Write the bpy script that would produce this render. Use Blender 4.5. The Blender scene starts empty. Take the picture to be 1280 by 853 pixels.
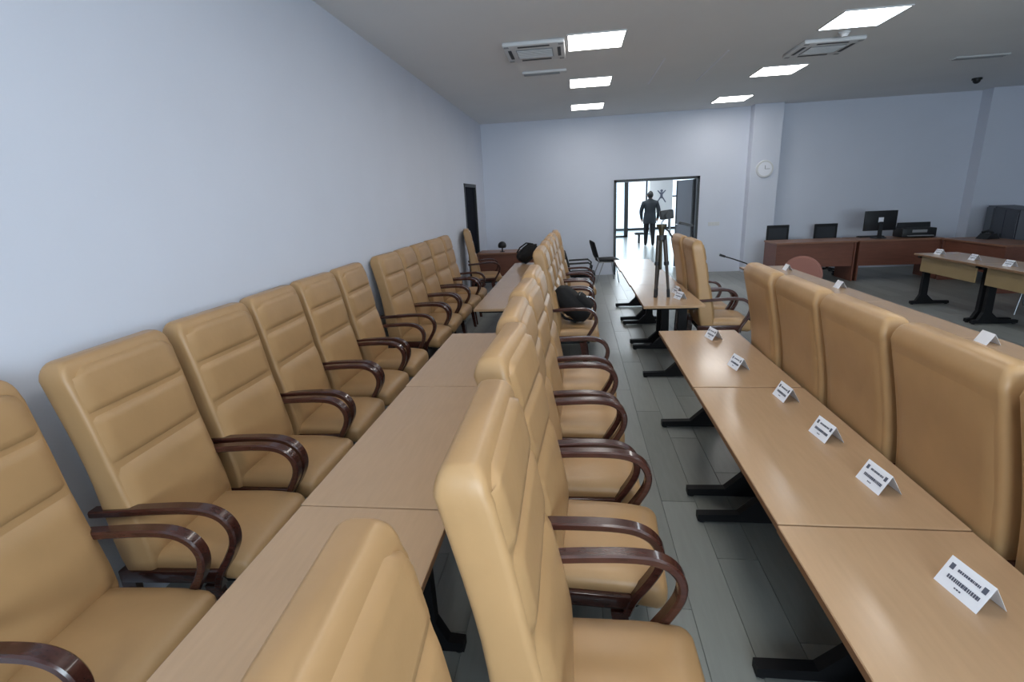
import bpy, bmesh, math, random
from mathutils import Vector, Matrix
random.seed(7)
SC = bpy.context.scene
COL = SC.collection
PI = math.pi

# ------------------------------------------------------------------ camera
F_PX, PITCH, YAW, ROLL, CAM_H = 630.0, 0.2755, -0.1345, -0.0487, 1.79
fw = Vector((math.sin(YAW)*math.cos(PITCH), math.cos(YAW)*math.cos(PITCH), -math.sin(PITCH)))
rt = Vector((math.cos(YAW), -math.sin(YAW), 0)); up = rt.cross(fw)
r2 = rt*math.cos(ROLL)+up*math.sin(ROLL); u2 = -rt*math.sin(ROLL)+up*math.cos(ROLL)
cd = bpy.data.cameras.new('camera'); cam = bpy.data.objects.new('camera', cd); COL.objects.link(cam)
cd.sensor_fit = 'HORIZONTAL'; cd.sensor_width = 36; cd.lens = F_PX/1280*36; cd.clip_start = 0.02; cd.clip_end = 200
m = Matrix((r2, u2, -fw)).transposed().to_4x4(); m.translation = (0, 0, CAM_H); cam.matrix_world = m
SC.camera = cam

# ------------------------------------------------------------------ world, light, exposure
W = bpy.data.worlds.new('world'); SC.world = W; W.use_nodes = True
bg = W.node_tree.nodes['Background']; bg.inputs[0].default_value = (0.80, 0.90, 1.0, 1); bg.inputs[1].default_value = 1.5
SC.view_settings.view_transform = 'Standard'; SC.view_settings.look = 'None'
SC.view_settings.exposure = 0.78; SC.view_settings.gamma = 1.0; SC.view_settings.use_curve_mapping = False
PANEL_EMIT = 8.2
def area(name, loc, rot, sx, sy, power, col):
    l = bpy.data.lights.new(name, 'AREA'); l.shape = 'RECTANGLE'; l.size = sx; l.size_y = sy; l.energy = power; l.color = col
    o = bpy.data.objects.new(name, l); COL.objects.link(o); o.location = loc; o.rotation_euler = rot
    return o
# daylight entering through the windows of the wall behind the camera and through the hall's glass front
area('window_daylight', (2.3, -3.02, 1.75), (-PI/2, 0, PI), 5.6, 1.5, 270, (0.87, 0.94, 1.0))
area('hall_daylight', (2.6, 26.3, 1.9), (-PI/2, 0, 0), 7.4, 3.2, 190, (0.86, 0.94, 1.0))

# ------------------------------------------------------------------ materials
MATS = {}
def nodes(name):
    mt = bpy.data.materials.new(name); mt.use_nodes = True
    return mt, mt.node_tree, mt.node_tree.nodes['Principled BSDF']
def mat(name, col, rough=0.5, metal=0.0, noise=0.0, nscale=8.0, bump=0.0, bscale=60.0, spec=0.5, coat=0.0, stretch=None):
    mt, nt, b = nodes(name)
    b.inputs['Base Color'].default_value = (*col, 1); b.inputs['Roughness'].default_value = rough
    b.inputs['Metallic'].default_value = metal; b.inputs['Specular IOR Level'].default_value = spec
    b.inputs['Coat Weight'].default_value = coat
    tc = nt.nodes.new('ShaderNodeTexCoord'); mp = nt.nodes.new('ShaderNodeMapping')
    nt.links.new(tc.outputs['Object'], mp.inputs[0])
    if stretch: mp.inputs['Scale'].default_value = stretch
    if noise:
        n = nt.nodes.new('ShaderNodeTexNoise'); n.inputs['Scale'].default_value = nscale; n.inputs['Detail'].default_value = 4
        nt.links.new(mp.outputs[0], n.inputs['Vector'])
        r = nt.nodes.new('ShaderNodeValToRGB')
        r.color_ramp.elements[0].position = 0.3; r.color_ramp.elements[1].position = 0.7
        r.color_ramp.elements[0].color = (*[c*(1-noise) for c in col], 1)
        r.color_ramp.elements[1].color = (*[min(1, c*(1+noise)) for c in col], 1)
        nt.links.new(n.outputs[0], r.inputs[0]); nt.links.new(r.outputs[0], b.inputs['Base Color'])
    if bump:
        n = nt.nodes.new('ShaderNodeTexNoise'); n.inputs['Scale'].default_value = bscale; n.inputs['Detail'].default_value = 3
        nt.links.new(mp.outputs[0], n.inputs['Vector'])
        bp = nt.nodes.new('ShaderNodeBump'); bp.inputs['Strength'].default_value = bump; bp.inputs['Distance'].default_value = 0.01
        nt.links.new(n.outputs[0], bp.inputs['Height']); nt.links.new(bp.outputs[0], b.inputs['Normal'])
    MATS[name] = mt
    return mt
def emit(name, col, s):
    mt, nt, b = nodes(name)
    b.inputs['Base Color'].default_value = (0.8, 0.8, 0.8, 1)
    b.inputs['Emission Color'].default_value = (*col, 1); b.inputs['Emission Strength'].default_value = s
    MATS[name] = mt
mat('leather', (0.405, 0.244, 0.112), 0.40, noise=0.06, nscale=5, bump=0.12, bscale=14, spec=0.45)
mat('dark_wood', (0.052, 0.017, 0.012), 0.25, noise=0.3, nscale=6, stretch=(2, 14, 14), coat=0.3)
mat('laminate', (0.46, 0.302, 0.178), 0.17, noise=0.035, nscale=5, stretch=(12, 1.2, 4), spec=0.5)
mat('laminate_edge', (0.22, 0.12, 0.06), 0.5)
mat('black_metal', (0.004, 0.004, 0.005), 0.6, spec=0.25)
mat('black_plastic', (0.008, 0.009, 0.011), 0.5)
mat('black_fabric', (0.005, 0.005, 0.006), 0.9, bump=0.3, bscale=120)
mat('dark_grey', (0.030, 0.034, 0.042), 0.7)
mat('chrome', (0.35, 0.36, 0.38), 0.3, metal=0.9)
mat('wall_paint', (0.64, 0.675, 0.765), 0.75, noise=0.02, nscale=1.2, bump=0.04, bscale=30)
mat('ceiling_paint', (0.74, 0.75, 0.76), 0.85, noise=0.02, nscale=1.0)
mat('white_plastic', (0.62, 0.63, 0.64), 0.45)
mat('grey_plastic', (0.24, 0.25, 0.26), 0.5)
mat('paper', (0.80, 0.82, 0.88), 0.7)
mat('ink', (0.10, 0.11, 0.15), 0.8)
mat('joint', (0.10, 0.105, 0.10), 0.8)
mat('hall_floor', (0.22, 0.24, 0.24), 0.28, noise=0.05, nscale=2)
mat('red_brown', (0.17, 0.062, 0.038), 0.45, noise=0.12, nscale=4, stretch=(1, 8, 8))
mat('desk_top', (0.25, 0.12, 0.07), 0.4, noise=0.1, nscale=4, stretch=(1, 8, 8))
mat('tan_panel', (0.27, 0.19, 0.09), 0.5, noise=0.06, nscale=4)
mat('rose_fabric', (0.30, 0.135, 0.105), 0.85, bump=0.15, bscale=90)
mat('navy', (0.016, 0.020, 0.034), 0.45)
mat('slate', (0.10, 0.115, 0.14), 0.5)
mat('door_dark', (0.004, 0.006, 0.012), 0.8, spec=0.1)
mat('door_grey', (0.21, 0.225, 0.25), 0.45)
mat('alu_black', (0.012, 0.014, 0.016), 0.4)
mat('jacket', (0.022, 0.028, 0.036), 0.85)
mat('trousers', (0.009, 0.010, 0.014), 0.85)
mat('skin', (0.35, 0.20, 0.14), 0.6)
mat('hair', (0.008, 0.007, 0.007), 0.7)
mat('bronze', (0.055, 0.043, 0.020), 0.45, metal=0.3)
mat('tripod_leg', (0.055, 0.045, 0.038), 0.4, metal=0.3)
emit('light_panel', (1.0, 0.97, 0.93), PANEL_EMIT)
emit('hall_fill', (0.9, 0.96, 1.0), 13.0)  # glow for the unseen fill panels added to brighten the hall
emit('light_panel_cool', (0.84, 0.93, 1.0), PANEL_EMIT*0.8)
def glass(name, tint=(0.92, 0.97, 1.0)):
    mt = bpy.data.materials.new(name); mt.use_nodes = True; nt = mt.node_tree; nt.nodes.clear()
    o = nt.nodes.new('ShaderNodeOutputMaterial'); t = nt.nodes.new('ShaderNodeBsdfTransparent'); g = nt.nodes.new('ShaderNodeBsdfGlossy')
    t.inputs[0].default_value = (*tint, 1); g.inputs['Roughness'].default_value = 0.03
    mx = nt.nodes.new('ShaderNodeMixShader'); mx.inputs[0].default_value = 0.07
    nt.links.new(t.outputs[0], mx.inputs[1]); nt.links.new(g.outputs[0], mx.inputs[2]); nt.links.new(mx.outputs[0], o.inputs[0])
    MATS[name] = mt
glass('glass')
def plank_mat():
    mt, nt, b = nodes('plank')
    oi = nt.nodes.new('ShaderNodeObjectInfo'); tc = nt.nodes.new('ShaderNodeTexCoord')
    mp = nt.nodes.new('ShaderNodeMapping'); mp.inputs['Scale'].default_value = (14, 1.4, 1)
    geo = nt.nodes.new('ShaderNodeNewGeometry'); nt.links.new(geo.outputs['Position'], mp.inputs[0])
    n = nt.nodes.new('ShaderNodeTexNoise'); n.inputs['Scale'].default_value = 3; n.inputs['Detail'].default_value = 5
    nt.links.new(mp.outputs[0], n.inputs['Vector'])
    at = nt.nodes.new('ShaderNodeAttribute'); at.attribute_name = 'shade'; at.attribute_type = 'GEOMETRY'
    add = nt.nodes.new('ShaderNodeMath'); add.operation = 'ADD'
    nt.links.new(oi.outputs['Random'], add.inputs[0]); nt.links.new(at.outputs['Fac'], add.inputs[1])
    fr = nt.nodes.new('ShaderNodeMath'); fr.operation = 'FRACT'; nt.links.new(add.outputs[0], fr.inputs[0])
    m1 = nt.nodes.new('ShaderNodeMath'); m1.operation = 'MULTIPLY_ADD'; m1.inputs[1].default_value = 0.55
    m2 = nt.nodes.new('ShaderNodeMath'); m2.operation = 'MULTIPLY'; m2.inputs[1].default_value = 0.45
    nt.links.new(n.outputs[0], m2.inputs[0]); nt.links.new(fr.outputs[0], m1.inputs[0]); nt.links.new(m2.outputs[0], m1.inputs[2])
    r = nt.nodes.new('ShaderNodeValToRGB')
    r.color_ramp.elements[0].color = (0.155, 0.162, 0.150, 1); r.color_ramp.elements[1].color = (0.29, 0.30, 0.28, 1)
    nt.links.new(m1.outputs[0], r.inputs[0]); nt.links.new(r.outputs[0], b.inputs['Base Color'])
    b.inputs['Roughness'].default_value = 0.36
    MATS['plank'] = mt
plank_mat()

# ------------------------------------------------------------------ mesh helpers
def box(bm, lo, hi, bev=0.0, seg=1, M=None):
    r = bmesh.ops.create_cube(bm, size=1.0); vs = r['verts']
    c = [(a+b)/2 for a, b in zip(lo, hi)]; s = [abs(b-a) for a, b in zip(lo, hi)]
    for v in vs: v.co = Vector((v.co.x*s[0]+c[0], v.co.y*s[1]+c[1], v.co.z*s[2]+c[2]))
    if bev:
        es = list({e for v in vs for e in v.link_edges})
        rr = bmesh.ops.bevel(bm, geom=es, offset=bev, segments=seg, affect='EDGES', profile=0.5)
        vs = list({v for f in rr['faces'] for v in f.verts} | {v for v in vs if v.is_valid})
    if M is not None:
        for v in vs: v.co = M @ v.co
def B(lo, hi, bev=0.0, seg=1):
    bm = bmesh.new(); box(bm, lo, hi, bev, seg); return bm
def cyl(bm, p0, p1, r0, r1=None, n=12):
    p0 = Vector(p0); p1 = Vector(p1); r1 = r0 if r1 is None else r1
    d = p1-p0; M = Matrix.Translation((p0+p1)/2) @ d.to_track_quat('Z', 'Y').to_matrix().to_4x4()
    bmesh.ops.create_cone(bm, cap_ends=True, segments=n, radius1=r0, radius2=r1, depth=d.length, matrix=M)
def prism(bm, pts, y0, y1):              # polygon in x-z extruded along y
    a = [bm.verts.new((x, y0, z)) for x, z in pts]; b = [bm.verts.new((x, y1, z)) for x, z in pts]
    n = len(pts); bm.faces.new(a); bm.faces.new(b[::-1])
    for i in range(n): bm.faces.new((a[i], b[i], b[(i+1) % n], a[(i+1) % n]))
    bmesh.ops.recalc_face_normals(bm, faces=bm.faces)
def catmull(pts, k=6):
    out = []; P = [Vector(p) for p in pts]
    for i in range(len(P)-1):
        a = P[max(0, i-1)]; b = P[i]; c = P[i+1]; d = P[min(len(P)-1, i+2)]
        for j in range(k):
            t = j/k
            out.append(0.5*((2*b)+(c-a)*t+(2*a-5*b+4*c-d)*t*t+(3*b-a-3*c+d)*t**3))
    out.append(P[-1]); return out
def sweep_flat(bm, path, y0, y1, th, c=0.006):    # flat bent-wood bar: path in x-z, section th x (y1-y0), chamfered
    n = len(path); rings = []
    for i, p in enumerate(path):
        t = (path[min(n-1, i+1)]-path[max(0, i-1)]).normalized(); nn = Vector((-t.y, t.x))
        h = th/2; sec = [(y0+c, h), (y1-c, h), (y1, h-c), (y1, -h+c), (y1-c, -h), (y0+c, -h), (y0, -h+c), (y0, h-c)]
        rings.append([bm.verts.new((p.x+nn.x*o, y, p.y+nn.y*o)) for y, o in sec])
    for a, b in zip(rings, rings[1:]):
        for j in range(8): bm.faces.new((a[j], a[(j+1) % 8], b[(j+1) % 8], b[j]))
    bm.faces.new(rings[0]); bm.faces.new(rings[-1][::-1])
    bmesh.ops.recalc_face_normals(bm, faces=bm.faces)
def tube(bm, path, r, n=8):
    path = [Vector(p) for p in path]; rings = []; prev = None
    for i, p in enumerate(path):
        t = (path[min(len(path)-1, i+1)]-path[max(0, i-1)]).normalized()
        a = t.orthogonal().normalized() if prev is None else (prev-t*prev.dot(t)).normalized()
        prev = a; b = t.cross(a)
        rings.append([bm.verts.new(p+a*r*math.cos(2*PI*k/n)+b*r*math.sin(2*PI*k/n)) for k in range(n)])
    for a, b in zip(rings, rings[1:]):
        for j in range(n): bm.faces.new((a[j], a[(j+1) % n], b[(j+1) % n], b[j]))
    bm.faces.new(rings[0][::-1]); bm.faces.new(rings[-1])
    bmesh.ops.recalc_face_normals(bm, faces=bm.faces)
def puff(bm, c, h, r, n=8, crown=(0, 0, 0), shape=None):   # rounded, crowned cushion box
    r2_ = bmesh.ops.create_cube(bm, size=2.0)
    bmesh.ops.subdivide_edges(bm, edges=list({e for v in r2_['verts'] for e in v.link_edges}), cuts=n, use_grid_fill=True)
    for v in bm.verts:
        if getattr(v, 'tag', False): continue
        u = v.co.copy(); v.tag = True
        q = Vector([u[i]*h[i] for i in range(3)])
        # pull grid lines towards the rim so the rounding is well sampled
        for i in range(3):
            s = math.copysign(abs(u[i])**0.7, u[i]); q[i] = s*h[i]
        inner = Vector([max(-(h[i]-r), min(h[i]-r, q[i])) for i in range(3)])
        d = q-inner
        if d.length > 1e-9: q = inner+d.normalized()*min(r, d.length if d.length < r else r)
        for i in range(3):
            if crown[i]:
                a, b = [u[j] for j in range(3) if j != i]
                q[i] += math.copysign(crown[i]*(1-a*a)*(1-b*b), q[i])*min(1, abs(u[i]))
        q += Vector(c)
        if shape: q = shape(q, u)
        v.co = q
def obj(name, bm, material, parent=None, smooth=False, loc=None, rot=None):
    me = bpy.data.meshes.new(name); bm.normal_update(); bm.to_mesh(me); bm.free()
    if material: me.materials.append(MATS[material])
    if smooth:
        me.polygons.foreach_set('use_smooth', [True]*len(me.polygons))
        try: me.set_sharp_from_angle(angle=math.radians(smooth if smooth is not True else 50))
        except Exception: pass
    o = bpy.data.objects.new(name, me); COL.objects.link(o)
    if parent: o.parent = parent
    if loc: o.location = loc
    if rot: o.rotation_euler = rot
    return o
def tag(o, label=None, cat=None, group=None, kind=None):
    if label: o['label'] = label
    if cat: o['category'] = cat
    if group: o['group'] = group
    if kind: o['kind'] = kind
    return o
def thing(name, label, cat, loc=(0, 0, 0), rz=0.0, group=None):
    o = bpy.data.objects.new(name, None); COL.objects.link(o); o.empty_display_size = 0.05
    o.location = loc; o.rotation_euler = (0, 0, rz)
    return tag(o, label, cat, group)
def dup(root, loc, rz, label, group=None):
    r = root.copy(); COL.objects.link(r); r.location = loc; r.rotation_euler = (0, 0, rz); r['label'] = label
    if group: r['group'] = group
    elif 'group' in r: del r['group']
    for ch in root.children:
        c = ch.copy(); COL.objects.link(c); c.parent = r
        for g in ch.children:
            d = g.copy(); COL.objects.link(d); d.parent = c
    return r
def struct(name, bm, material, label=None, parent=None):
    o = obj(name, bm, material, parent)
    if not parent: tag(o, label, None, None, 'structure')
    return o
used = {}
def place(key, maker, loc, rz, label, group=None):
    if key not in used:
        r = maker(); used[key] = r
        r.location = loc; r.rotation_euler = (0, 0, rz); r['label'] = label
        if group: r['group'] = group
        return r
    return dup(used[key], loc, rz, label, group)
ORD = ['first', 'second', 'third', 'fourth', 'fifth', 'sixth', 'seventh']

# ------------------------------------------------------------------ room shell
XL, XR, YF, YB, ZC = -2.06, 9.4, 11.75, -2.8, 3.38
DX0, DX1, DZ = 0.83, 2.64, 2.07          # doorway in the far wall
SY0, SY1, SZ = 9.6, 10.75, 2.1           # dark door in the side wall
# floor: base with recessed joints + planks
fl = struct('floor', B((XL, YB, -0.12), (XR, YF, -0.004)), 'joint', 'grey wood-look plank floor of the meeting room')
PW, PL = 0.196, 1.32
def plank_bm(L, W_=PW):
    return B((-W_/2+0.0012, -L/2+0.0012, -0.02), (W_/2-0.0012, L/2-0.0012, 0.0), 0.0012)
rows = []
ix = 0; x = XL
while x < XR-0.01:
    off = (ix*0.37) % 1.0*PL
    y = YB-off
    while y < YF-0.001:
        y0, y1 = max(y, YB), min(y+PL, YF)
        w = min(PW, XR-x)
        if y1-y0 > 0.03: rows.append((x+w/2, (y0+y1)/2, y1-y0, w))
        y += PL
    x += PW; ix += 1
def pscore(p):
    d = Vector((p[0], p[1], -CAM_H)); z = d.dot(fw)
    if z < 0.3: return -1
    u = d.dot(r2)/z*F_PX; v = d.dot(u2)/z*F_PX
    if abs(u) > 760 or abs(v) > 560 or p[0] < 0.05: return 0
    hid = 0.15 if (p[0] < 0.35 or 1.2 < p[0] < 3.2) else 1.0
    return hid*p[2]*p[3]/z**3
rows.sort(key=pscore, reverse=True)
pm = {}
for p in rows[:300]:
    k = (round(p[2], 3), round(p[3], 3))
    if k not in pm:
        o = obj('plank', plank_bm(p[2], p[3]), 'plank', fl); pm[k] = o.data
    else:
        o = bpy.data.objects.new('plank', pm[k]); COL.objects.link(o); o.parent = fl
    o.location = (p[0], p[1], 0)
bm = bmesh.new(); lay = None; shades = []
for p in rows[300:]:
    n0 = len(bm.faces)
    box(bm, (p[0]-p[3]/2+.0012, p[1]-p[2]/2+.0012, -0.02), (p[0]+p[3]/2-.0012, p[1]+p[2]/2-.0012, 0))
    shades += [random.random()]*6
o = obj('remaining_planks', bm, 'plank', fl); tag(o, kind='stuff')
att = o.data.attributes.new('shade', 'FLOAT', 'FACE'); att.data.foreach_set('value', shades)

struct('ceiling', B((XL-.15, YB-.15, ZC), (XR+.15, YF+.15, ZC+0.15)), 'ceiling_paint', 'plain grey ceiling with square light panels')
bm = bmesh.new(); T = 0.15
box(bm, (XL-T, YB, -.12), (XL, SY0, ZC)); box(bm, (XL-T, SY1, -.12), (XL, YF, ZC)); box(bm, (XL-T, SY0, SZ), (XL, SY1, ZC))
struct('wall_left', bm, 'wall_paint', 'long blank white side wall behind a row of chairs')
bm = bmesh.new()
box(bm, (XL-T, YF, -.12), (DX0, YF+T, ZC)); box(bm, (DX1, YF, -.12), (XR+T, YF+T, ZC)); box(bm, (DX0, YF, DZ), (DX1, YF+T, ZC))
struct('wall_far', bm, 'wall_paint', 'white end wall with the wide doorway')
struct('trim_1', B((3.58, YF-0.24, 0), (4.14, YF, ZC), 0.004), 'wall_paint', 'white wall column carrying the round clock')
struct('trim_2', B((7.84, YF-0.28, 0), (XR, YF, ZC), 0.004), 'wall_paint', 'white projecting section of the end wall')
struct('wall_right', B((XR, YB, -.12), (XR+T, YF, ZC)), 'wall_paint', 'white side wall on the far side of the room')
bm = bmesh.new(); WX = [(-0.4, 1.2), (1.5, 3.1), (3.4, 5.0)]; WZ0, WZ1 = 0.95, 2.55
xs = [XL-T]+[v for w in WX for v in w]+[XR+T]
for i in range(0, len(xs), 2): box(bm, (xs[i], YB-T, -.12), (xs[i+1], YB, ZC))
for a, b in WX: box(bm, (a, YB-T, -.12), (b, YB, WZ0)); box(bm, (a, YB-T, WZ1), (b, YB, ZC))
struct('wall_near', bm, 'wall_paint', 'white wall with the windows, facing the doorway wall')
for i, (a, b) in enumerate(WX):
    bm = bmesh.new(); y = YB-0.09
    for lo, hi in (((a, y, WZ0), (a+.05, y+.06, WZ1)), ((b-.05, y, WZ0), (b, y+.06, WZ1)), ((a, y, WZ0), (b, y+.06, WZ0+.05)), ((a, y, WZ1-.05), (b, y+.06, WZ1)), (((a+b)/2-.025, y, WZ0), ((a+b)/2+.025, y+.06, WZ1))):
        box(bm, lo, hi)
    w = struct('window_%d' % (i+2), bm, 'white_plastic', 'white framed window in the near wall')
    for q0, q1 in ((a+.05, (a+b)/2-.025), ((a+b)/2+.025, b-.05)):
        obj('pane', B((q0, y+.025, WZ0+.05), (q1, y+.031, WZ1-.05)), 'glass', w)

# dark door in the side wall
d = thing('door_2', 'dark closed door in the blank side wall', None, (XL-0.05, (SY0+SY1)/2, 0)); d['kind'] = 'structure'
hw = (SY1-SY0)/2
bm = bmesh.new()
box(bm, (-.06, -hw, 0), (.06, -hw+.06, SZ)); box(bm, (-.06, hw-.06, 0), (.06, hw, SZ)); box(bm, (-.06, -hw, SZ-.06), (.06, hw, SZ))
obj('frame', bm, 'alu_black', d)
lf = obj('leaf', B((-.03, -hw+.06, 0.005), (.02, hw-.06, SZ-.06)), 'door_dark', d)
bm = bmesh.new(); tube(bm, [(.02, -hw+.16, 1.02), (.07, -hw+.16, 1.02), (.07, -hw+.29, 1.02)], .011); obj('door_handle', bm, 'chrome', lf, True)

# doorway: black aluminium frame with one leaf standing open
d = thing('door_1', 'black framed double doorway with one grey leaf standing open', None, ((DX0+DX1)/2, YF, 0)); d['kind'] = 'structure'
hw = (DX1-DX0)/2
bm = bmesh.new()
box(bm, (-hw, -.03, 0), (-hw+.055, .17, DZ)); box(bm, (hw-.055, -.03, 0), (hw, .17, DZ)); box(bm, (-hw, -.03, DZ-.055), (hw, .17, DZ))
obj('frame', bm, 'alu_black', d)
# leaf swung into the hall on the far jamb
bm = bmesh.new(); box(bm, (0, -.025, 0.01), (0.86, .025, DZ-.06), .003)
lf = obj('leaf', bm, 'door_grey', d, loc=(hw-.06, .17, 0), rot=(0, 0, math.radians(104)))
bm = bmesh.new(); box(bm, (0.80, -.03, 0.01), (0.86, .03, DZ-.06)); box(bm, (0, -.03, .01), (.05, .03, DZ-.06)); obj('stile', bm, 'alu_black', lf)
bm = bmesh.new(); tube(bm, [(.74, .03, 1.02), (.74, .08, 1.02), (.60, .08, 1.02)], .011); obj('door_handle', bm, 'chrome', lf, True)

# ------------------------------------------------------------------ hall beyond the doorway
HX0, HX1, HY1, HZ = -1.6, 7.2, 26.0, 3.3
bm = bmesh.new(); box(bm, (HX0-.2, YF+T, -.12), (HX1+.2, HY1+.2, 0)); box(bm, (DX0, YF, -.12), (DX1, YF+T, 0))
struct('floor_hall', bm, 'hall_floor', 'polished pale floor of the bright hall beyond the doorway')
struct('ceiling_hall', B((HX0-.2, YF+T, HZ), (HX1+.2, HY1+.2, HZ+.1)), 'white_plastic', 'white ceiling of the hall beyond the doorway')
struct('wall_hall_left', B((HX0-.2, YF+T, 0), (HX0, HY1, HZ)), 'wall_paint', 'white side wall of the hall beyond the doorway')
struct('wall_hall_right', B((HX1, YF+T, 0), (HX1+.2, HY1, HZ)), 'wall_paint', 'white wall of the hall on its far side')
w = tag(thing('window_1', 'glazed front of the hall with dark mullions and daylight', None, (0, HY1, 0)), kind='structure')
bm = bmesh.new(); posts = [HX0, 0.4, 2.35, 3.35, 4.45, 5.6, HX1-.06]
for px_ in posts: box(bm, (px_, -.06, 0), (px_+.08, .06, HZ))
box(bm, (HX0, -.05, 0), (HX1, .05, .10)); box(bm, (HX0, -.05, HZ-.1), (HX1, .05, HZ))
obj('mullion_frame', bm, 'alu_black', w)
for a, b in zip(posts, posts[1:]): obj('pane', B((a+.08, -.006, .1), (b, .006, HZ-.1)), 'glass', w)
for a, b, z in ((4.53, 5.6, 1.5),): obj('transom', B((a, -.04, z), (b, .04, z+.07)), 'alu_black', w)
# slim dark vestibule frame close behind the doorway
w = tag(thing('window_5', 'tall black glass partition frame inside the hall', None, (0, 22.0, 0)), kind='structure')
bm = bmesh.new()
box(bm, (1.98, -.05, 0), (2.14, .05, 2.75)); box(bm, (0.9, -.05, 2.35), (2.14, .05, 2.47)); box(bm, (0.9, -.05, 0), (2.14, .05, .07))
obj('mullion_frame', bm, 'alu_black', w); obj('pane', B((.9, -.005, .07), (1.98, .005, 2.35)), 'glass', w)
t = thing('notice_board', 'white free-standing board with a small dark figure sign in the hall', 'board', (3.62, 23.0, 0))
obj('panel', B((-.50, -.02, .9), (.46, .02, 2.75), .004), 'white_plastic', t)
bm = bmesh.new()
for sx in (-.45, .41): box(bm, (sx-.02, -.02, 0), (sx+.02, .02, .9)); box(bm, (sx-.03, -.2, 0), (sx+.03, .2, .03))
obj('stand', bm, 'grey_plastic', t)
bm = bmesh.new()
cyl(bm, (0, -.027, 1.81), (0, -.02, 1.81), .055); box(bm, (-.05, -.027, 1.5), (.05, -.02, 1.75))
for s in (-1, 1):
    prism(bm, [(s*.02, 1.52), (s*.16, 1.32), (s*.20, 1.34), (s*.05, 1.58)], -.027, -.02)
    prism(bm, [(s*.03, 1.72), (s*.15, 1.84), (s*.18, 1.81), (s*.05, 1.66)], -.027, -.02)
obj('figure_sign', bm, 'ink', t)

# ------------------------------------------------------------------ ceiling fittings
def light(x, y, label, cool=False):
    t = thing('ceiling_light', label, 'ceiling light', (x+.3, y+.3, ZC-0.012), 0, 'square ceiling light panels')
    bm = bmesh.new()
    for lo, hi in (((-.305, -.305), (.305, -.29)), ((-.305, .29), (.305, .305)), ((-.305, -.29), (-.29, .29)), ((.29, -.29), (.305, .29))):
        box(bm, (*lo, 0), (*hi, .0115))
    obj('frame', bm, 'white_plastic', t)
    obj('diffuser', B((-.29, -.29, .002), (.29, .29, .0085)), 'light_panel_cool' if cool else 'light_panel', t)
for i, y in enumerate((10.05, 7.93, 5.86, 3.75, 1.65, -0.45)):
    light(-0.07, y, 'square lit ceiling panel, %s from the doorway wall in the row above the side aisle' % ORD[i])
for i, y in enumerate((10.35, 8.12, 5.88, 3.65, 1.45, -0.7)):
    light(2.59, y, 'square lit ceiling panel, %s from the doorway wall in the row near the column' % ORD[i], i == 2)
def cassette(x, y, label):
    t = thing('air_conditioner', label, 'air conditioner', (x, y, ZC), 0, 'ceiling cassette air conditioners')
    bm = bmesh.new(); box(bm, (-.33, -.33, -.045), (.33, .33, -.001), .012, 2); obj('fascia', bm, 'white_plastic', t, True)
    g = obj('grille', B((-.2, -.17, -.052), (.2, .17, -.045), .004), 'grey_plastic', t)
    for k in range(7): obj('slat', B((-.19, -.15+k*.046, -.058), (.19, -.135+k*.046, -.052)), 'white_plastic', g)
    for a in range(4):
        bm = bmesh.new(); box(bm, (-.17, -.285, -.05), (.17, -.25, -.0455)); bmesh.ops.rotate(bm, verts=bm.verts, cent=(0, 0, 0), matrix=Matrix.Rotation(a*PI/2, 3, 'Z'))
        obj('air_slot', bm, 'black_plastic', t)
    for sx in (-1, 1):
        for sy in (-1, 1): obj('corner_cap', B((sx*.29-.025, sy*.29-.025, -.049), (sx*.29+.025, sy*.29+.025, -.045)), 'grey_plastic', t)
cassette(-0.43, 6.27, 'white ceiling cassette air conditioner touching the lit panel of the side aisle')
cassette(2.95, 7.18, 'white ceiling cassette air conditioner between the two lit panels near the column')
t = thing('ceiling_vent', 'slim white ceiling vent behind the cassette air conditioner', 'vent', (-.39, 7.35, ZC))
bm = bmesh.new(); box(bm, (-.29, -.07, -.03), (.29, .07, -.001), .006); obj('body', bm, 'white_plastic', t)
for k in range(3): obj('slat', B((-.27, -.045+k*.04, -.036), (.20, -.03+k*.04, -.03)), 'grey_plastic', t)
t = thing('ceiling_vent', 'slim grey ceiling vent over the far desks', 'vent', (5.55, 8.5, ZC))
bm = bmesh.new(); box(bm, (-.34, -.08, -.02), (.34, .08, -.001), .006); obj('body', bm, 'white_plastic', t)
for k in range(3): obj('slat', B((-.32, -.05+k*.04, -.026), (.32, -.035+k*.04, -.02)), 'grey_plastic', t)
t = thing('smoke_detector', 'small round white smoke detector beside the cool lit panel', 'smoke detector', (2.95, 6.66, ZC))
bm = bmesh.new(); cyl(bm, (0, 0, -.018), (0, 0, -.001), .06, .06, 20); obj('base', bm, 'white_plastic', t, 30)
bm = bmesh.new(); cyl(bm, (0, 0, -.05), (0, 0, -.018), .028, .05, 20); obj('sensor', bm, 'white_plastic', t, 30)
t = thing('dome_camera', 'small black dome camera on the ceiling above the far desks', 'camera', (6.75, 10.3, ZC))
bm = bmesh.new(); cyl(bm, (0, 0, -.03), (0, 0, -.001), .07, .07, 20); obj('base', bm, 'black_plastic', t, 30)
bm = bmesh.new(); bmesh.ops.create_uvsphere(bm, u_segments=16, v_segments=10, radius=.055, matrix=Matrix.Translation((0, 0, -.035))); obj('dome', bm, 'black_plastic', t, True)
for i, (x, y0, y1) in enumerate(((1.12, 7.2, 8.7), (1.84, 7.05, 8.75))):
    struct('trim_%d' % (i+3), B((x-.012, y0, ZC-.006), (x+.012, y1, ZC-.0005)), 'paper', 'thin pale strip set along the ceiling')
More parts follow.
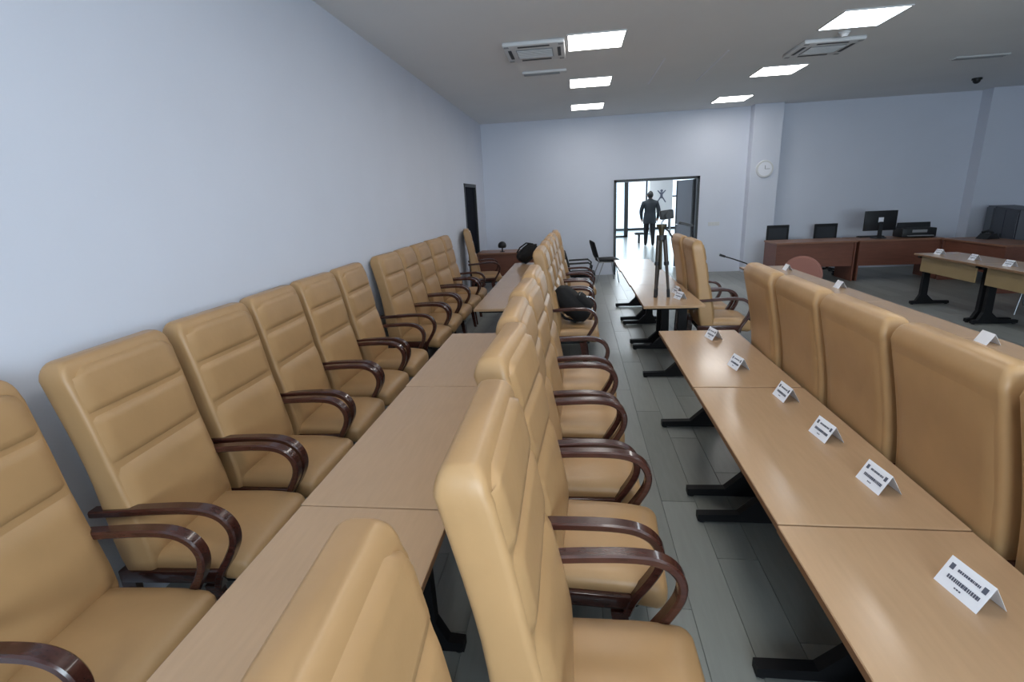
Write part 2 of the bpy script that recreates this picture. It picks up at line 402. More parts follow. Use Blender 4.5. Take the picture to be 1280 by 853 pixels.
# clock and switch on the end wall
t = thing('wall_clock', 'round white wall clock on the column', 'clock', (3.86, YF-.24, 2.13))
bm = bmesh.new(); cyl(bm, (0, -.03, 0), (0, -.001, 0), .165, .175, 32); obj('rim', bm, 'white_plastic', t, 40)
bm = bmesh.new(); cyl(bm, (0, -.033, 0), (0, -.03, 0), .135, .135, 32); obj('face', bm, 'paper', t, 40)
bm = bmesh.new(); box(bm, (-.006, -.036, 0), (.006, -.034, .07)); obj('hand', bm, 'grey_plastic', t)
bm = bmesh.new(); box(bm, (0, -.038, -.004), (.095, -.036, .004)); obj('hand', bm, 'grey_plastic', t)
t = thing('light_switch', 'small white switch plate on the end wall beside the doorway', 'switch', (2.98, YF, 1.05))
obj('plate', B((-.12, -.012, -.04), (.12, -.001, .04), .003), 'white_plastic', t)
for k in range(3): obj('rocker', B((-.10+k*.07, -.016, -.028), (-.045+k*.07, -.012, .028), .002), 'white_plastic', t)

# ------------------------------------------------------------------ tan armchair
CH = 1.30
RZ = [(.38, -.185, -.085), (.46, -.212, -.070), (.56, -.228, -.080), (.66, -.234, -.098), (.78, -.243, -.122), (.88, -.255, -.142), (.98, -.272, -.158), (1.08, -.292, -.175), (1.16, -.310, -.192), (1.22, -.322, -.204)]
def prof(z):
    for (a, ra, fa), (b, rb, fb) in zip(RZ, RZ[1:]):
        if z <= b:
            t = max(0, (z-a)/(b-a)); return ra+(rb-ra)*t, fa+(fb-fa)*t
    return -.328, -.210
def halfw(z):
    w = .266-.006*math.sin((z-.4)/.85*PI)
    return w
def make_chair():
    t = thing('armchair', 'tan leather armchair', 'chair')
    # backrest shell: rings of a rounded section, closing over a rounded top
    bm = bmesh.new(); rings = []
    levels = [.38, .42, .48, .56, .64, .72, .80, .88, .96, 1.04, 1.12, 1.18, 1.215]
    tops = [1.235, 1.255, 1.272, 1.285, 1.294, 1.299]
    N = 28
    for z in levels+tops:
        r, f = prof(z); w = halfw(z); s = 0.0
        if z > 1.215:
            q = (z-1.215)/(CH-1.215); s = 1-math.sqrt(max(0, 1-q*q))
        if z < .42: s = .12
        cx = (r+f)/2; hx = (f-r)/2*(1-s*.62); hy = w-.040*s
        ring = []; cr = min(.020, hx*.9)
        for q4 in range(4):
            sx, sy = ((1, 1), (-1, 1), (-1, -1), (1, -1))[q4]
            for k in range(5):
                a = q4*PI/2+PI/2*k/4
                ring.append(bm.verts.new((cx+sx*(hx-cr)+cr*math.cos(a), sy*(hy-cr)+cr*math.sin(a), z)))
            a0 = (q4+1) % 4                      # two extra points along the following side
            ex, ey = ((1, 1), (-1, 1), (-1, -1), (1, -1))[a0]
            pa = Vector((cx+sx*(hx-cr)+cr*math.cos(q4*PI/2+PI/2), sy*(hy-cr)+cr*math.sin(q4*PI/2+PI/2)))
            pb = Vector((cx+ex*(hx-cr)+cr*math.cos(a0*PI/2), ey*(hy-cr)+cr*math.sin(a0*PI/2)))
            for k in (1, 2):
                p_ = pa.lerp(pb, k/3); ring.append(bm.verts.new((p_.x, p_.y, z)))
        rings.append(ring)
    for a, b in zip(rings, rings[1:]):
        for j in range(N): bm.faces.new((a[j], a[(j+1) % N], b[(j+1) % N], b[j]))
    bm.faces.new(rings[0][::-1]); bm.faces.new(rings[-1])
    back = obj('backrest', bm, 'leather', t, 70)
    # three padded panels on the front, with stitched seams between
    def pad(z0, z1, bul, rear=False, inset=.004):
        bm = bmesh.new(); nu, nv = 12, 8; g = []
        for j in range(nv+1):
            row = []
            for i in range(nu+1):
                u = -1+2*i/nu; v = -1+2*j/nv
                u = math.copysign(abs(u)**.75, u); v = math.copysign(abs(v)**.75, v)
                z = (z0+z1)/2+v*(z1-z0)/2; r, f = prof(z)
                lift = bul*(max(0, 1-abs(u)**9)**.5*max(0, 1-abs(v)**6)**.5)-.010*(1 if max(abs(u), abs(v)) > .999 else 0)
                y = u*(halfw(z)-inset-(.022*max(0, (z-1.2)/.07)**2 if z > 1.2 else 0))
                if z1 > 1.2 and v > 0 and abs(u) > .75: z -= (.055 if not rear else .04)*v**4*((abs(u)-.75)/.25)**2
                row.append(bm.verts.new(((r-lift) if rear else (f+lift), y, z)))
            g.append(row)
        for j in range(nv):
            for i in range(nu): bm.faces.new((g[j][i], g[j][i+1], g[j+1][i+1], g[j+1][i]))
        bmesh.ops.recalc_face_normals(bm, faces=bm.faces)
        if (sum((f_.normal.x for f_ in bm.faces)) < 0) != rear: bmesh.ops.reverse_faces(bm, faces=bm.faces)
        return bm
    for z0, z1, b in ((1.092, 1.268, .016), (.884, 1.088, .016), (.47, .880, .022)):
        obj('back_cushion', pad(z0, z1, b), 'leather', back, 70)
    obj('rear_panel', pad(.44, 1.235, .007, True, .012), 'leather', back, 70)
    # seat cushion
    bm = bmesh.new()
    def sh(q, u):
        q.z -= .018*max(0, (q.x-.12)/.18)**2 if q.x > .12 else 0
        return q
    puff(bm, (.085, 0, .425), (.235, .249, .062), .045, 8, (0, 0, .014), sh)
    obj('seat', bm, 'leather', t, 70)
    bm = bmesh.new(); box(bm, (-.19, -.215, .335), (.22, .215, .368), .006); obj('seat_base', bm, 'black_plastic', t)
    top = [(-.275, .688), (-.15, .694), (0, .703), (.12, .706), (.20, .697), (.255, .667), (.283, .615), (.278, .555), (.245, .49), (.20, .42), (.175, .355)]
    for s in (-1, 1):
        y0, y1 = s*.2515-.025, s*.2515+.025
        bm = bmesh.new(); sweep_flat(bm, catmull(top, 4), y0, y1, .030); ar = obj('armrest', bm, 'dark_wood', t, 40)
        bm = bmesh.new(); box(bm, (-.23, y0+.004, .375), (.19, y1-.004, .430), .006, 2); obj('side_rail', bm, 'dark_wood', t, 40)
        for pts in ([(.12, .36), (.18, .36), (.215, 0), (.18, 0)], [(-.23, .38), (-.17, .38), (-.215, 0), (-.25, 0)]):
            bm = bmesh.new(); prism(bm, pts, y0+.008, y1-.008); obj('leg', bm, 'dark_wood', t)
    return t
def chair(x, y, deg, label, group): return place('armchair', make_chair, (x, y, 0), math.radians(deg), label, group)
G1, G2, G3 = 'armchairs along the blank wall', 'armchairs with their backs to the bare tables', 'armchairs with their backs to the name card tables'
for i, (x, y, a) in enumerate([(-1.70, 4.15, 2), (-1.69, 3.54, 0), (-1.67, 2.95, 3), (-1.64, 2.35, 0), (-1.62, 1.76, 3), (-1.62, 1.12, 4)]):
    chair(x, y, a, 'tan leather armchair along the blank wall, %s on the window side of the gap' % ORD[i], G1)
for i, (x, y, a) in enumerate([(-1.70, 5.05, -2), (-1.70, 5.63, 2), (-1.70, 6.21, 0), (-1.70, 6.84, -4), (-1.70, 7.45, 3)]):
    chair(x, y, a, 'tan leather armchair along the blank wall, %s on the doorway side of the gap' % ORD[i], G1)
chair(-1.70, 9.15, 12, 'tan leather armchair standing alone in front of the dark side door', G1)
for i, (x, y, a) in enumerate([(-.05, 3.60, 0), (-.045, 2.95, -2), (-.03, 2.34, 1), (0.0, 1.76, -3), (.035, 1.10, 1), (-.07, .46, 4)]):
    chair(x, y, a, 'tan leather armchair backing onto bare tables, %s on the gap\'s window side' % ORD[i], G2)
chair(-.10, 5.18, 0, 'tan leather armchair holding the black backpack', G2)
for i, (x, y, a) in enumerate([(-.09, 5.80, 1), (-.085, 6.42, 0), (-.075, 7.04, -1), (-.04, 7.66, 2)]):
    chair(x, y, a, 'tan leather armchair backing onto bare tables, %s past the backpack' % ORD[i], G2)
for i, (x, y, a) in enumerate([(1.445, 3.34, -2), (1.45, 2.779, -1), (1.45, 2.219, -1), (1.45, 1.66, -1), (1.45, 1.10, -1), (1.45, .54, -1)]):
    chair(x, y, a, 'tan leather armchair backing onto name card tables, %s on the gap\'s window side' % ORD[i], G3)
for i, (x, y, a) in enumerate([(1.47, 5.52, -1), (1.45, 6.09, 0)]):
    chair(x, y, a, 'tan leather armchair with its back to the tripod table, %s past the gap' % ORD[i], G3)

# ------------------------------------------------------------------ folding tables (length along y)
def make_table(top='laminate', L=1.194, panel=False, inset=.12):
    t = thing('folding_table', 'table', 'table')
    bm = bmesh.new(); box(bm, (-.28, -L/2, .725), (.28, L/2, .75), .002); o = obj('tabletop', bm, top, t)
    bm = bmesh.new()
    box(bm, (-.2815, -L/2-.0004, .7255), (-.2798, L/2+.0004, .7478)); box(bm, (.2798, -L/2-.0004, .7255), (.2815, L/2+.0004, .7478))
    obj('edge_band', bm, 'laminate_edge', o)
    obj('beam', B((-.12, -L/2+.10, .655), (-.08, L/2-.10, .695), .003), 'black_metal', t)
    for s in (-1, 1):
        y = s*(L/2-inset); bm = bmesh.new()
        prism(bm, [(-.255, .012), (.255, .012), (.255, .052), (.04, .058), (-.055, .15), (-.062, .69), (-.138, .69), (-.145, .15), (-.19, .058), (-.255, .052)], y-.025, y+.025)
        box(bm, (-.24, y-.02, .69), (.24, y+.02, .7245))
        lg = obj('leg', bm, 'black_metal', t)
        for fx in (-.23, .23):
            bm = bmesh.new(); cyl(bm, (fx, y, 0), (fx, y, .0125), .02, .02, 10); obj('foot_pad', bm, 'black_plastic', lg)
    if panel:
        obj('modesty_panel', B((-.215, -L/2+.075, .50), (-.198, L/2-.075, .72), .002), 'tan_panel', t)
    return t
GA, GB = 'bare folding tables', 'name card folding tables'
def table(x, y, label, g, rz=PI): return place('folding_table', make_table, (x, y, 0), rz, label, g)
for i, y in enumerate((3.295, 2.095, 0.895)):
    table(-.735+.005*i, y, 'bare beige folding table between chair rows, %s on the window side of the gap' % ORD[i], GA)
for i, y in enumerate((5.40, 6.60, 7.80)):
    table(-.74, y, 'bare beige folding table between chair rows, %s on the doorway side of the gap' % ORD[i], GA)
for i, (x, y) in enumerate(((.905, 3.285), (.908, 2.075), (.905, .873))):
    table(x, y, 'beige folding table with two name cards, %s on the window side of the gap' % ORD[i], GB)
for i, (x, y) in enumerate(((.905, 5.38), (.895, 6.58), (.88, 7.78))):
    table(x, y, 'beige folding table in line with the doorway, %s on the doorway side of the gap' % ORD[i], GB)
# row facing the third chair row
for i, y in enumerate((6.60, 5.40, 4.20, 3.00, 1.80)):
    table(2.48, y, 'beige folding table in front of the name card chairs, %s from the doorway wall' % ORD[i], 'tables in front of the name card chairs')
place('panel_table', lambda: make_table(panel=True, inset=.045), (5.15, 7.45, 0), 0, 'beige folding table with tan modesty panel, nearer the far desks', 'tables with tan modesty panels')
place('panel_table', None, (5.15, 6.24, 0), 0, 'beige folding table with tan modesty panel, farther from the far desks', 'tables with tan modesty panels')

# ------------------------------------------------------------------ name cards (tents) with printed lines
def make_card():
    t = thing('name_card', 'card', 'name card')
    L, hh, ww = .122, .072, .040
    for s, nm in ((-1, 'front_leaf'), (1, 'rear_leaf')):
        bm = bmesh.new(); th = .0012
        a = [(s*ww, 0), (0, hh), (0, hh-th*2), (s*(ww-th), 0)]
        prism(bm, a, -L/2, L/2); lf = obj(nm, bm, 'paper', t)
        if s == -1:
            rnd = random.Random(3)
            def strip(q0, q1, y0, y1):       # fraction up the leaf, along y
                bm = bmesh.new(); o_ = .0006
                P = lambda q: (-ww*(1-q)-o_, hh*q+o_*.5)
                v = [bm.verts.new((P(q0)[0], y0, P(q0)[1])), bm.verts.new((P(q0)[0], y1, P(q0)[1])), bm.verts.new((P(q1)[0], y1, P(q1)[1])), bm.verts.new((P(q1)[0], y0, P(q1)[1]))]
                f_ = bm.faces.new(v[::-1]); bm.normal_update()
                if f_.normal.x > 0: bmesh.ops.reverse_faces(bm, faces=bm.faces)
                return bm
            def line(q0, q1, ya, yb, nm_):
                bm = bmesh.new(); y = ya
                while y < yb-.004:
                    w_ = min(rnd.uniform(.002, .006), yb-y)
                    me_ = strip(q0, q1, y, y+w_); tmp = bpy.data.meshes.new('t'); me_.to_mesh(tmp); me_.free(); bm.from_mesh(tmp); bpy.data.meshes.remove(tmp)
                    y += w_+rnd.uniform(.0006, .0016)
                obj(nm_, bm, 'ink', lf)
            obj('emblem', strip(.62, .82, -.052, -.040), 'ink', lf); obj('emblem', strip(.62, .82, .038, .050), 'ink', lf)
            line(.67, .76, -.034, .033, 'print_line'); line(.33, .46, -.048, .044, 'print_line'); line(.17, .22, -.008, .012, 'print_line')
    return t
def card(x, y, deg, label, g, z=.75): return place('name_card', make_card, (x, y, z), math.radians(deg), label, g)
for i, (x, y, a) in enumerate([(.975, 3.66, 12), (.955, 3.01, 10), (1.045, 2.53, 4), (1.045, 2.10, 6), (1.05, 1.72, 6), (.995, 1.205, 10)]):
    card(x, y, a, 'white folded name card on the beige tables, %s from the gap in the table line' % ORD[i], 'name cards on the beige tables')
for i, (x, y, a) in enumerate([(1.02, 5.12, 20), (1.05, 5.42, 8)]):
    card(x, y, a, ['white folded name card beside the tripod feet', 'white folded name card by the chair next to the tripod'][i], 'name cards by the tripod')
for i, (x, y, a) in enumerate([(2.66, 6.8, 180), (2.68, 5.5, 178), (2.62, 3.47, 176)]):
    card(x, y, a, 'white folded name card in front of the third chair row, %s from the doorway wall' % ORD[i], 'name cards in front of the third chair row')
for i, (x, y, a) in enumerate([(5.08, 7.85, 4), (5.08, 7.20, -4), (5.05, 6.6, 0)]):
    card(x, y, a, 'white folded name card on the panelled tables, %s from the far desks' % ORD[i], 'name cards on the panelled tables')

# ------------------------------------------------------------------ black visitor chairs
def make_visitor(arms=False, seatmat='black_fabric'):
    t = thing('visitor_chair', 'chair', 'chair')
    bm = bmesh.new(); puff(bm, (.02, 0, .455), (.22, .225, .03), .028, 6, (0, 0, .012)); obj('seat', bm, seatmat, t, 70)
    bm = bmesh.new()
    def sh(q, u): q.x += -.10*(q.z-.5)/.36+.03*(1-u.y*u.y)*-1; return q
    puff(bm, (-.20, 0, .69), (.022, .215, .165), .022, 6, (0, 0, .02), sh); obj('backrest', bm, seatmat, t, 70)
    for s in (-1, 1):
        bm = bmesh.new(); tube(bm, [(.22, s*.24, 0), (.15, s*.22, .42), (-.18, s*.22, .43), (-.215, s*.19, .50), (-.285, s*.17, .78)], .011); obj('side_frame', bm, 'chrome' if not arms else 'black_metal', t, True)
        bm = bmesh.new(); tube(bm, [(-.26, s*.24, 0), (-.10, s*.22, .425)], .011); obj('leg', bm, 'chrome' if not arms else 'black_metal', t, True)
        if arms:
            bm = bmesh.new(); tube(bm, [(-.22, s*.25, .66), (.12, s*.25, .67), (.18, s*.25, .62), (.15, s*.24, .44)], .016); obj('armrest', bm, 'black_plastic', t, True)
    return t
GV = 'black visitor chairs'
place('visitor', make_visitor, (.62, 10.85, 0), math.radians(8), 'black visitor chair with metal legs beside the doorway', GV)
place('visitor_arms', lambda: make_visitor(True), (.08, 9.0, 0), 0, 'black armchair at the doorway end of the tan chair row')
for i, y in enumerate((7.5, 6.75)):
    place('visitor', None, (5.95, y, 0), PI, ['black visitor chair behind the panelled tables, nearer the far desks', 'black visitor chair behind the panelled tables, farther from the far desks'][i], GV)
# rose round-backed chair beyond the table row
t = thing('round_back_chair', 'rose brown chair with a round back behind the third table row', 'chair', (3.0, 7.32, 0), PI+.95)
bm = bmesh.new(); puff(bm, (.05, 0, .44), (.23, .23, .04), .035, 6, (0, 0, .015)); obj('seat', bm, 'rose_fabric', t, 70)
bm = bmesh.new(); cyl(bm, (-.245, 0, .57), (-.20, 0, .57), .265, .255, 40)
bmesh.ops.bevel(bm, geom=[e for e in bm.edges if e.calc_face_angle(0) > 1], offset=.014, segments=3, affect='EDGES')
obj('backrest', bm, 'rose_fabric', t, 40)
for sx in (-.15, .22):
    for sy in (-.18, .18):
        bm = bmesh.new(); cyl(bm, (sx*1.1, sy*1.1, 0), (sx, sy, .41), .013, .017); obj('leg', bm, 'black_metal', t, True)

# ------------------------------------------------------------------ far desks with equipment
def make_desk():
    t = thing('office_desk', 'desk', 'desk')
    obj('desktop', B((-.705, -.34, .72), (.705, .34, .75), .003), 'desk_top', t)
    obj('front_panel', B((-.66, -.30, .28), (.66, -.28, .72), .002), 'red_brown', t)
    for s in (-1, 1): obj('side_panel', B((s*.68-.014, -.32, 0), (s*.68+.014, .32, .72), .002), 'red_brown', t)
    return t
GD = 'reddish brown office desks'
place('office_desk', make_desk, (4.42, 10.42, 0), 0, 'reddish brown office desk beside the wall column', GD)
place('office_desk', None, (5.86, 10.42, 0), 0, 'reddish brown office desk carrying the computer monitor', GD)
place('office_desk', None, (6.83, 9.34, 0), -PI/2, 'reddish brown office desk standing sideways in front of the navy cabinet', GD)
place('office_desk', None, (-1.30, 10.42, 0), 0, 'brown office desk by the dark side door', GD)
def make_task_chair():
    t = thing('task_chair', 'chair', 'chair')
    bm = bmesh.new(); puff(bm, (0, 0, .47), (.23, .23, .035), .03, 6, (0, 0, .012)); obj('seat', bm, 'black_fabric', t, 70)
    bm = bmesh.new()
    for lo, hi in (((-.27, -.22, .55), (-.235, -.18, .985)), ((-.27, .18, .55), (-.235, .22, .985)), ((-.27, -.22, .93), (-.235, .22, .985)), ((-.27, -.22, .55), (-.235, .22, .60))): box(bm, lo, hi, .006)
    bk = obj('back_frame', bm, 'black_plastic', t); obj('back_mesh', B((-.258, -.18, .60), (-.248, .18, .93)), 'dark_grey', bk)
    bm = bmesh.new(); tube(bm, [(0, 0, .44), (-.20, 0, .44), (-.265, 0, .50), (-.265, 0, .57)], .02); obj('back_bar', bm, 'black_plastic', t, True)
    bm = bmesh.new(); cyl(bm, (0, 0, .09), (0, 0, .45), .028); obj('gas_lift', bm, 'black_metal', t, True)
    for k in range(5):
        a = 2*PI*k/5; c_, s_ = math.cos(a), math.sin(a)
        bm = bmesh.new(); tube(bm, [(0, 0, .10), (.28*c_, .28*s_, .07)], .018); sp = obj('base_arm', bm, 'black_plastic', t, True)
        bm = bmesh.new(); cyl(bm, (.28*c_-.02*s_, .28*s_+.02*c_, .028), (.28*c_+.02*s_, .28*s_-.02*c_, .028), .028); obj('caster', bm, 'black_plastic', sp, True)
    return t
place('task_chair', make_task_chair, (4.22, 11.22, 0), -PI/2+.05, 'black task chair behind the desk beside the column', 'black task chairs behind the far desks')
used['task_chair'].rotation_euler = (0, 0, PI/2*-1)
place('task_chair', None, (5.12, 11.12, 0), -PI/2, 'black task chair just beside the computer monitor', 'black task chairs behind the far desks')
t = thing('computer_monitor', 'black computer monitor with a white sticker on its back', 'monitor', (5.63, 10.42, .75), .03)
bm = bmesh.new(); box(bm, (-.28, -.02, .14), (.28, .025, .50), .008, 2); sc = obj('housing', bm, 'black_plastic', t, 40)
obj('sticker', B((-.045, -.0215, .29), (.045, -.0202, .38)), 'paper', sc)
bm = bmesh.new(); box(bm, (-.035, -.05, .01), (.035, -.02, .30), .006); obj('neck', bm, 'black_plastic', t)
bm = bmesh.new(); cyl(bm, (0, -.01, 0), (0, -.01, .014), .13, .12, 28); obj('base', bm, 'black_plastic', t, 30)
t = thing('keyboard', 'black keyboard lying under the computer monitor', 'keyboard', (5.62, 10.66, .75))
obj('body', B((-.22, -.07, 0), (.22, .07, .018), .004), 'black_plastic', t)
for r_ in range(4): obj('key_row', B((-.205, -.058+r_*.03, .018), (.205, -.034+r_*.03, .024)), 'dark_grey', t)
t = thing('printer', 'wide black printer on the desk next to the monitor', 'printer', (6.26, 10.45, .75), -.06)
bm = bmesh.new(); box(bm, (-.28, -.17, .005), (.28, .17, .17), .015, 2); obj('body', bm, 'black_plastic', t, 40)
bm = bmesh.new(); prism(bm, [(-.28, .17), (.28, .17), (.27, .26), (-.27, .26)], .05, .075); obj('paper_support', bm, 'black_plastic', t)
obj('output_tray', B((-.20, -.26, .03), (.20, -.17, .045), .004), 'grey_plastic', t)
obj('control_panel', B((-.12, -.178, .09), (.12, -.170, .14), .002), 'grey_plastic', t)
t = thing('desk_phone', 'black wedge-shaped desk phone in front of the navy cabinet', 'phone', (6.95, 9.66, .75), .2)
bm = bmesh.new(); prism(bm, [(-.12, 0), (.12, 0), (.05, .09), (-.04, .09)], -.10, .10); obj('body', bm, 'black_plastic', t)
bm = bmesh.new(); tube(bm, [(-.02, -.09, .10), (.0, 0, .135), (-.02, .09, .10)], .022); obj('handset', bm, 'black_plastic', t, True)
t = thing('cabinet', 'long dark navy cabinet behind the side desk', 'cabinet', (7.74, 10.05, 0), math.radians(-114))
obj('body', B((-.70, -.23, 0), (.70, .25, 1.22), .006), 'navy', t)
for s in (-1, 1):
    dr = obj('door', B((s*.345-.335, -.25, .04), (s*.345+.335, -.23, 1.19), .004), 'navy', t)
    obj('handle', B((s*.03-.008, -.265, .6), (s*.03+.008, -.25, .78), .002), 'dark_grey', dr)
t = thing('cabinet', 'short slate grey cabinet between the navy cabinet and the end wall', 'cabinet', (8.10, 11.0, 0), math.radians(-114))
obj('body', B((-.26, -.18, 0), (.26, .2, 1.22), .006), 'slate', t)
dr = obj('door', B((-.24, -.20, .04), (.24, -.18, 1.19), .004), 'slate', t)
obj('handle', B((.19, -.215, .6), (.206, -.20, .78), .002), 'dark_grey', dr)

# ------------------------------------------------------------------ things by the dark side door
t = thing('desk_speaker', 'small black domed speaker on the desk by the dark side door', 'speaker', (-1.50, 10.30, .75))
bm = bmesh.new(); bmesh.ops.create_uvsphere(bm, u_segments=18, v_segments=12, radius=.085, matrix=Matrix.Translation((0, 0, .125)))
for v in bm.verts:
    if v.co.z < .08: v.co.z = .08
obj('dome', bm, 'black_plastic', t, 60)
bm = bmesh.new(); cyl(bm, (0, 0, 0), (0, 0, .01), .05); cyl(bm, (0, 0, .01), (0, 0, .085), .015); obj('foot', bm, 'black_plastic', t, True)

def bag(name, label, loc, rz, tilt, s=1.0):
    t = thing(name, label, 'backpack', loc, rz)
    R = Matrix.Rotation(tilt, 4, 'Y')
    def put(nm, c, h, r, m_, crown=(0, 0, 0), par=None):
        bm = bmesh.new()
        def sh(q, u): return R @ Vector((q.x*s, q.y*s*(1-.12*max(0, u.z)), q.z*s))
        puff(bm, c, h, r, 6, crown, sh); return obj(nm, bm, m_, par or t, 70)
    b_ = put('body', (0, 0, .24), (.10, .16, .24), .07, 'black_fabric', (.03, .02, .02))
    pk = put('front_pocket', (.125, 0, .15), (.035, .125, .12), .03, 'black_fabric', (.02, 0, 0))
    put('zip', (.162, 0, .245), (.004, .11, .006), .003, 'grey_plastic', par=pk)
    put('badge', (.176, .02, .16), (.004, .035, .012), .003, 'white_plastic', par=pk)
    for sy in (-1, 1):
        bm = bmesh.new(); tube(bm, [R @ Vector(p)*s for p in ((-.10, sy*.07, .44), (-.17, sy*.09, .36), (-.17, sy*.10, .18), (-.11, sy*.12, .06))], .016*s); obj('shoulder_strap', bm, 'black_fabric', t, True)
    bm = bmesh.new(); tube(bm, [R @ Vector(p)*s for p in ((-.04, -.05, .475), (-.03, -.03, .515), (-.03, .03, .515), (-.04, .05, .475))], .011*s); obj('carry_handle', bm, 'black_fabric', t, True)
    return t
bag('backpack', 'black backpack slumped on the seat of a tan armchair', (.10, 5.19, .568), math.radians(-8), math.radians(-48), .86)
bag('backpack', 'black backpack lying on the doorway end of the bare tables', (-.93, 8.22, .835), math.radians(25), math.radians(58), .72)

# ------------------------------------------------------------------ tripod with camera on the table
t = thing('camera_tripod', 'slim tripod with a small black camera standing on the table', 'tripod', (.835, 5.22, .752))
for (fx, fy), (ux, uy) in (((-.045, -.02), (-.028, -.012)), ((.085, -.02), (.028, -.01)), ((-.025, .06), (.0, .028))):
    pt = lambda q: (fx+(ux-fx)*q, fy+(uy-fy)*q, .03+.59*q)
    bm = bmesh.new(); cyl(bm, pt(.06), pt(.55), .013, .016); cyl(bm, pt(.5), pt(1), .019, .022); lg = obj('leg', bm, 'tripod_leg', t, 40)
    bm = bmesh.new(); cyl(bm, (fx, fy, 0), pt(.09), .017, .016); obj('rubber_foot', bm, 'black_plastic', lg, 40)
    bm = bmesh.new(); cyl(bm, pt(.5), pt(.56), .025); obj('leg_lock', bm, 'black_plastic', lg, 40)
bm = bmesh.new(); cyl(bm, (0, 0, .28), (0, 0, .70), .013); obj('centre_column', bm, 'bronze', t, 40)
bm = bmesh.new(); cyl(bm, (0, 0, .575), (0, 0, .62), .05, .045, 20); obj('leg_collar', bm, 'black_plastic', t, 40)
bm = bmesh.new(); cyl(bm, (0, 0, .62), (0, 0, .70), .022, .032, 16); cyl(bm, (0, 0, .70), (0, 0, .725), .05, .05, 16); obj('pan_head', bm, 'bronze', t, 40)
bm = bmesh.new(); tube(bm, [(.01, 0, .70), (.06, -.05, .66), (.09, -.08, .60)], .008); obj('pan_handle', bm, 'black_plastic', t, True)
bm = bmesh.new(); box(bm, (.06, -.04, .765), (.185, .04, .85), .008, 2, Matrix.Rotation(-.10, 4, 'Y')); cb = obj('camera_body', bm, 'black_plastic', t, 40)
bm = bmesh.new(); cyl(bm, (.05, -.02, .815), (.05, -.09, .81), .028, .031, 16); obj('lens', bm, 'black_plastic', cb, 40)
bm = bmesh.new(); tube(bm, [(0, 0, .72), (.0, .0, .745), (.02, 0, .77), (.05, 0, .79)], .009); obj('bracket', bm, 'chrome', t, True)
bm = bmesh.new(); box(bm, (-.02, -.05, .74), (.11, .03, .762), .004, 1, Matrix.Rotation(.25, 4, 'Y')); obj('phone_clamp', bm, 'black_plastic', t, 40)

# gooseneck microphone on the third table row
t = thing('gooseneck_microphone', 'slim black gooseneck microphone leaning over the third table row', 'microphone', (2.27, 6.98, .75))
obj('base', B((-.05, -.05, 0), (.05, .05, .035), .008), 'black_plastic', t)
bm = bmesh.new(); tube(bm, [(0, 0, .03), (-.06, 0, .075), (-.22, .0, .135), (-.34, 0, .175)], .008); obj('stem', bm, 'black_metal', t, True)
bm = bmesh.new(); cyl(bm, (-.33, 0, .172), (-.40, 0, .197), .014, .016); obj('microphone_head', bm, 'black_plastic', t, True)

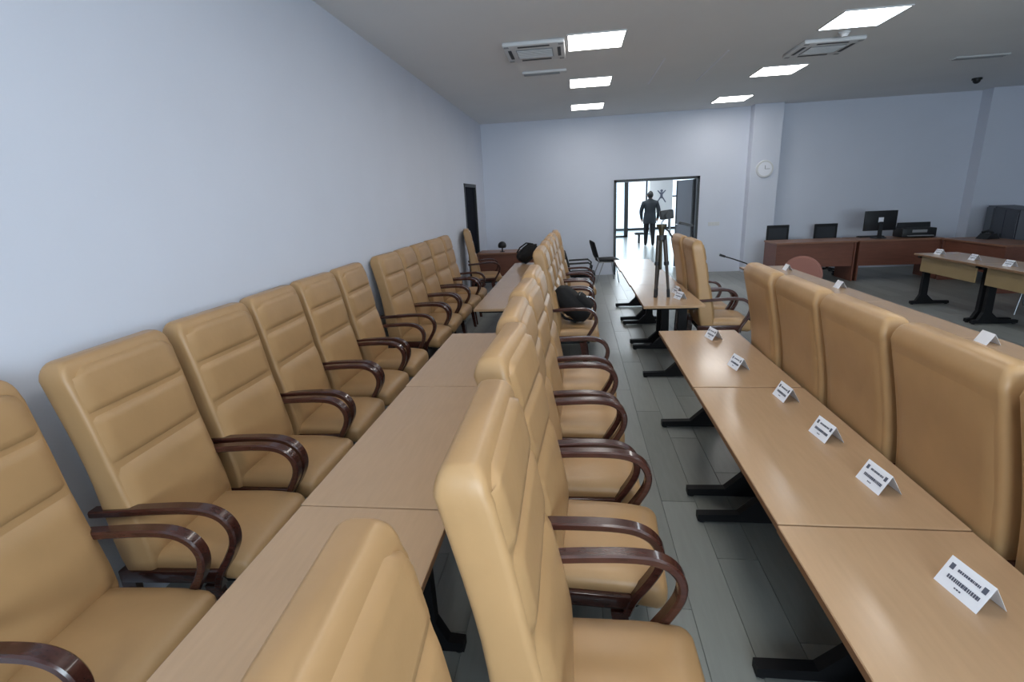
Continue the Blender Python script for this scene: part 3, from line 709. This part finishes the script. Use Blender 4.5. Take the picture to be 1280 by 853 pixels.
# ------------------------------------------------------------------ person walking away in the hall
def person(loc, rz):
    V = []; E_ = []; Rr = []
    def v(p, r, par=None, r_b=None):
        V.append(p); Rr.append((r, r_b or r))
        if par is not None: E_.append((par, len(V)-1))
        return len(V)-1
    pel = v((0, 0, .96), .135, None, .115)
    wa = v((0, .01, 1.12), .185, pel, .14); chn = v((0, .02, 1.32), .205, wa, .15); sh = v((0, .01, 1.45), .16, chn, .115)
    nk = v((0, .01, 1.54), .055, sh); hd0 = v((0, .03, 1.63), .078, nk, .09); hd1 = v((0, .03, 1.72), .08, hd0, .098); v((0, .02, 1.80), .05, hd1, .06)
    for s in (-1, 1):
        so = v((s*.21, .01, 1.43), .085, sh); el = v((s*.29, -.01, 1.17), .072, so)
        wr = v((s*.265, .07 if s > 0 else .03, .93), .048, el)
        pa = v((s*.25, .09 if s > 0 else .05, .87), .030, wr, .022)
        for k, (dx, ln) in enumerate(((-.03, .06), (-.011, .075), (.009, .078), (.027, .065))):
            a = v((s*.25, .09+dx if s > 0 else .05+dx, .83), .011, pa); v((s*.243, .095+dx if s > 0 else .055+dx, .83-ln), .008, a)
        a = v((s*.225, .12 if s > 0 else .08, .86), .011, pa); v((s*.215, .14 if s > 0 else .10, .82), .008, a)
        hp = v((s*.10, 0, .88), .115, pel, .115)
        fwd = .10 if s < 0 else -.10
        kn = v((s*.105, fwd*.6+.03, .49), .088, hp); an = v((s*.11, fwd*1.3-(.03 if s > 0 else 0), .10 if s < 0 else .13), .062, kn)
        heel = v((s*.11, fwd*1.3-.02, .05 if s < 0 else .07), .042, an); v((s*.125, fwd*1.3+.15, .035), .034, heel)
    me = bpy.data.meshes.new('body'); me.from_pydata(V, E_, [])
    o = bpy.data.objects.new('body', me); COL.objects.link(o)
    md = o.modifiers.new('skin', 'SKIN'); md.use_smooth_shade = True
    for i, sv in enumerate(me.skin_vertices[0].data): sv.radius = Rr[i]; sv.use_root = (i == 0)
    o.modifiers.new('sub', 'SUBSURF').levels = 2; o.modifiers['sub'].render_levels = 2
    dg = bpy.context.evaluated_depsgraph_get(); me2 = bpy.data.meshes.new_from_object(o.evaluated_get(dg))
    o.modifiers.clear(); o.data = me2; bpy.data.meshes.remove(me)
    for n_ in ('jacket', 'trousers', 'skin', 'hair', 'black_plastic'): me2.materials.append(MATS[n_])
    for p in me2.polygons:
        c = p.center; p.use_smooth = True
        if c.z > 1.60: p.material_index = 3 if (c.y < .07 or c.z > 1.74) else 2
        elif c.z > 1.57: p.material_index = 2
        elif abs(c.x) > .19 and c.z < .91: p.material_index = 2
        elif c.z > .86: p.material_index = 0
        elif c.z > .09: p.material_index = 1
        else: p.material_index = 4
    t = thing('person', 'person in dark jacket and trousers walking away through the bright hall', 'person', loc, rz)
    o.parent = t
    # jacket skirt as a clothing piece over the hips, and a collar
    bm = bmesh.new(); rings = []
    for z, a, b in ((.76, .215, .17), (.90, .215, .175), (1.02, .20, .16), (1.12, .19, .145)):
        rings.append([bm.verts.new((a*math.cos(2*PI*k/20), .005+b*math.sin(2*PI*k/20), z)) for k in range(20)])
    for a, b in zip(rings, rings[1:]):
        for j in range(20): bm.faces.new((a[j], a[(j+1) % 20], b[(j+1) % 20], b[j]))
    obj('jacket_hem', bm, 'jacket', t, 70)
    bm = bmesh.new()
    for k in range(1): bmesh.ops.create_uvsphere(bm, u_segments=18, v_segments=12, radius=.105, matrix=Matrix.Translation((0, .0, 1.69)) @ Matrix.Diagonal((.92, 1.02, 1.22, 1)))
    for v_ in bm.verts:
        if v_.co.y > .06 and v_.co.z < 1.74: v_.co.y = .06
    obj('hair', bm, 'hair', t, 70)
    for s in (-1, 1):
        bm = bmesh.new(); bmesh.ops.create_uvsphere(bm, u_segments=8, v_segments=6, radius=.03, matrix=Matrix.Translation((s*.092, .035, 1.665)) @ Matrix.Diagonal((.4, .7, 1.1, 1))); obj('ear', bm, 'skin', t, True)
person((2.46, 17.9, 0), math.radians(-4))
for k, (hx_, hy_) in enumerate(((1.7, 14.2), (1.7, 18.0), (1.7, 22.0), (4.6, 18.0))):  # unseen glowing panels, added to brighten the hall and its board
    t = thing('ceiling_light', 'added fill light panel over the hall, unseen, %s' % ['just past the doorway', 'midway along it', 'near the glass front', 'over its far side'][k], 'ceiling light', (hx_, hy_, HZ-.03))
    obj('frame', B((-.62, -.62, .012), (.62, .62, .029)), 'white_plastic', t); obj('diffuser', B((-.58, -.58, 0), (.58, .58, .012)), 'hall_fill', t)
t = thing('low_stool', 'low dark stool on the hall floor beside the walking person', 'stool', (2.42, 19.2, 0))
obj('seat', B((-.30, -.15, .30), (.0, .15, .38), .01), 'black_plastic', t)
for sx in (-.15,):
    obj('leg', B((sx-.03, -.10, 0), (sx+.03, .10, .30)), 'black_metal', t)
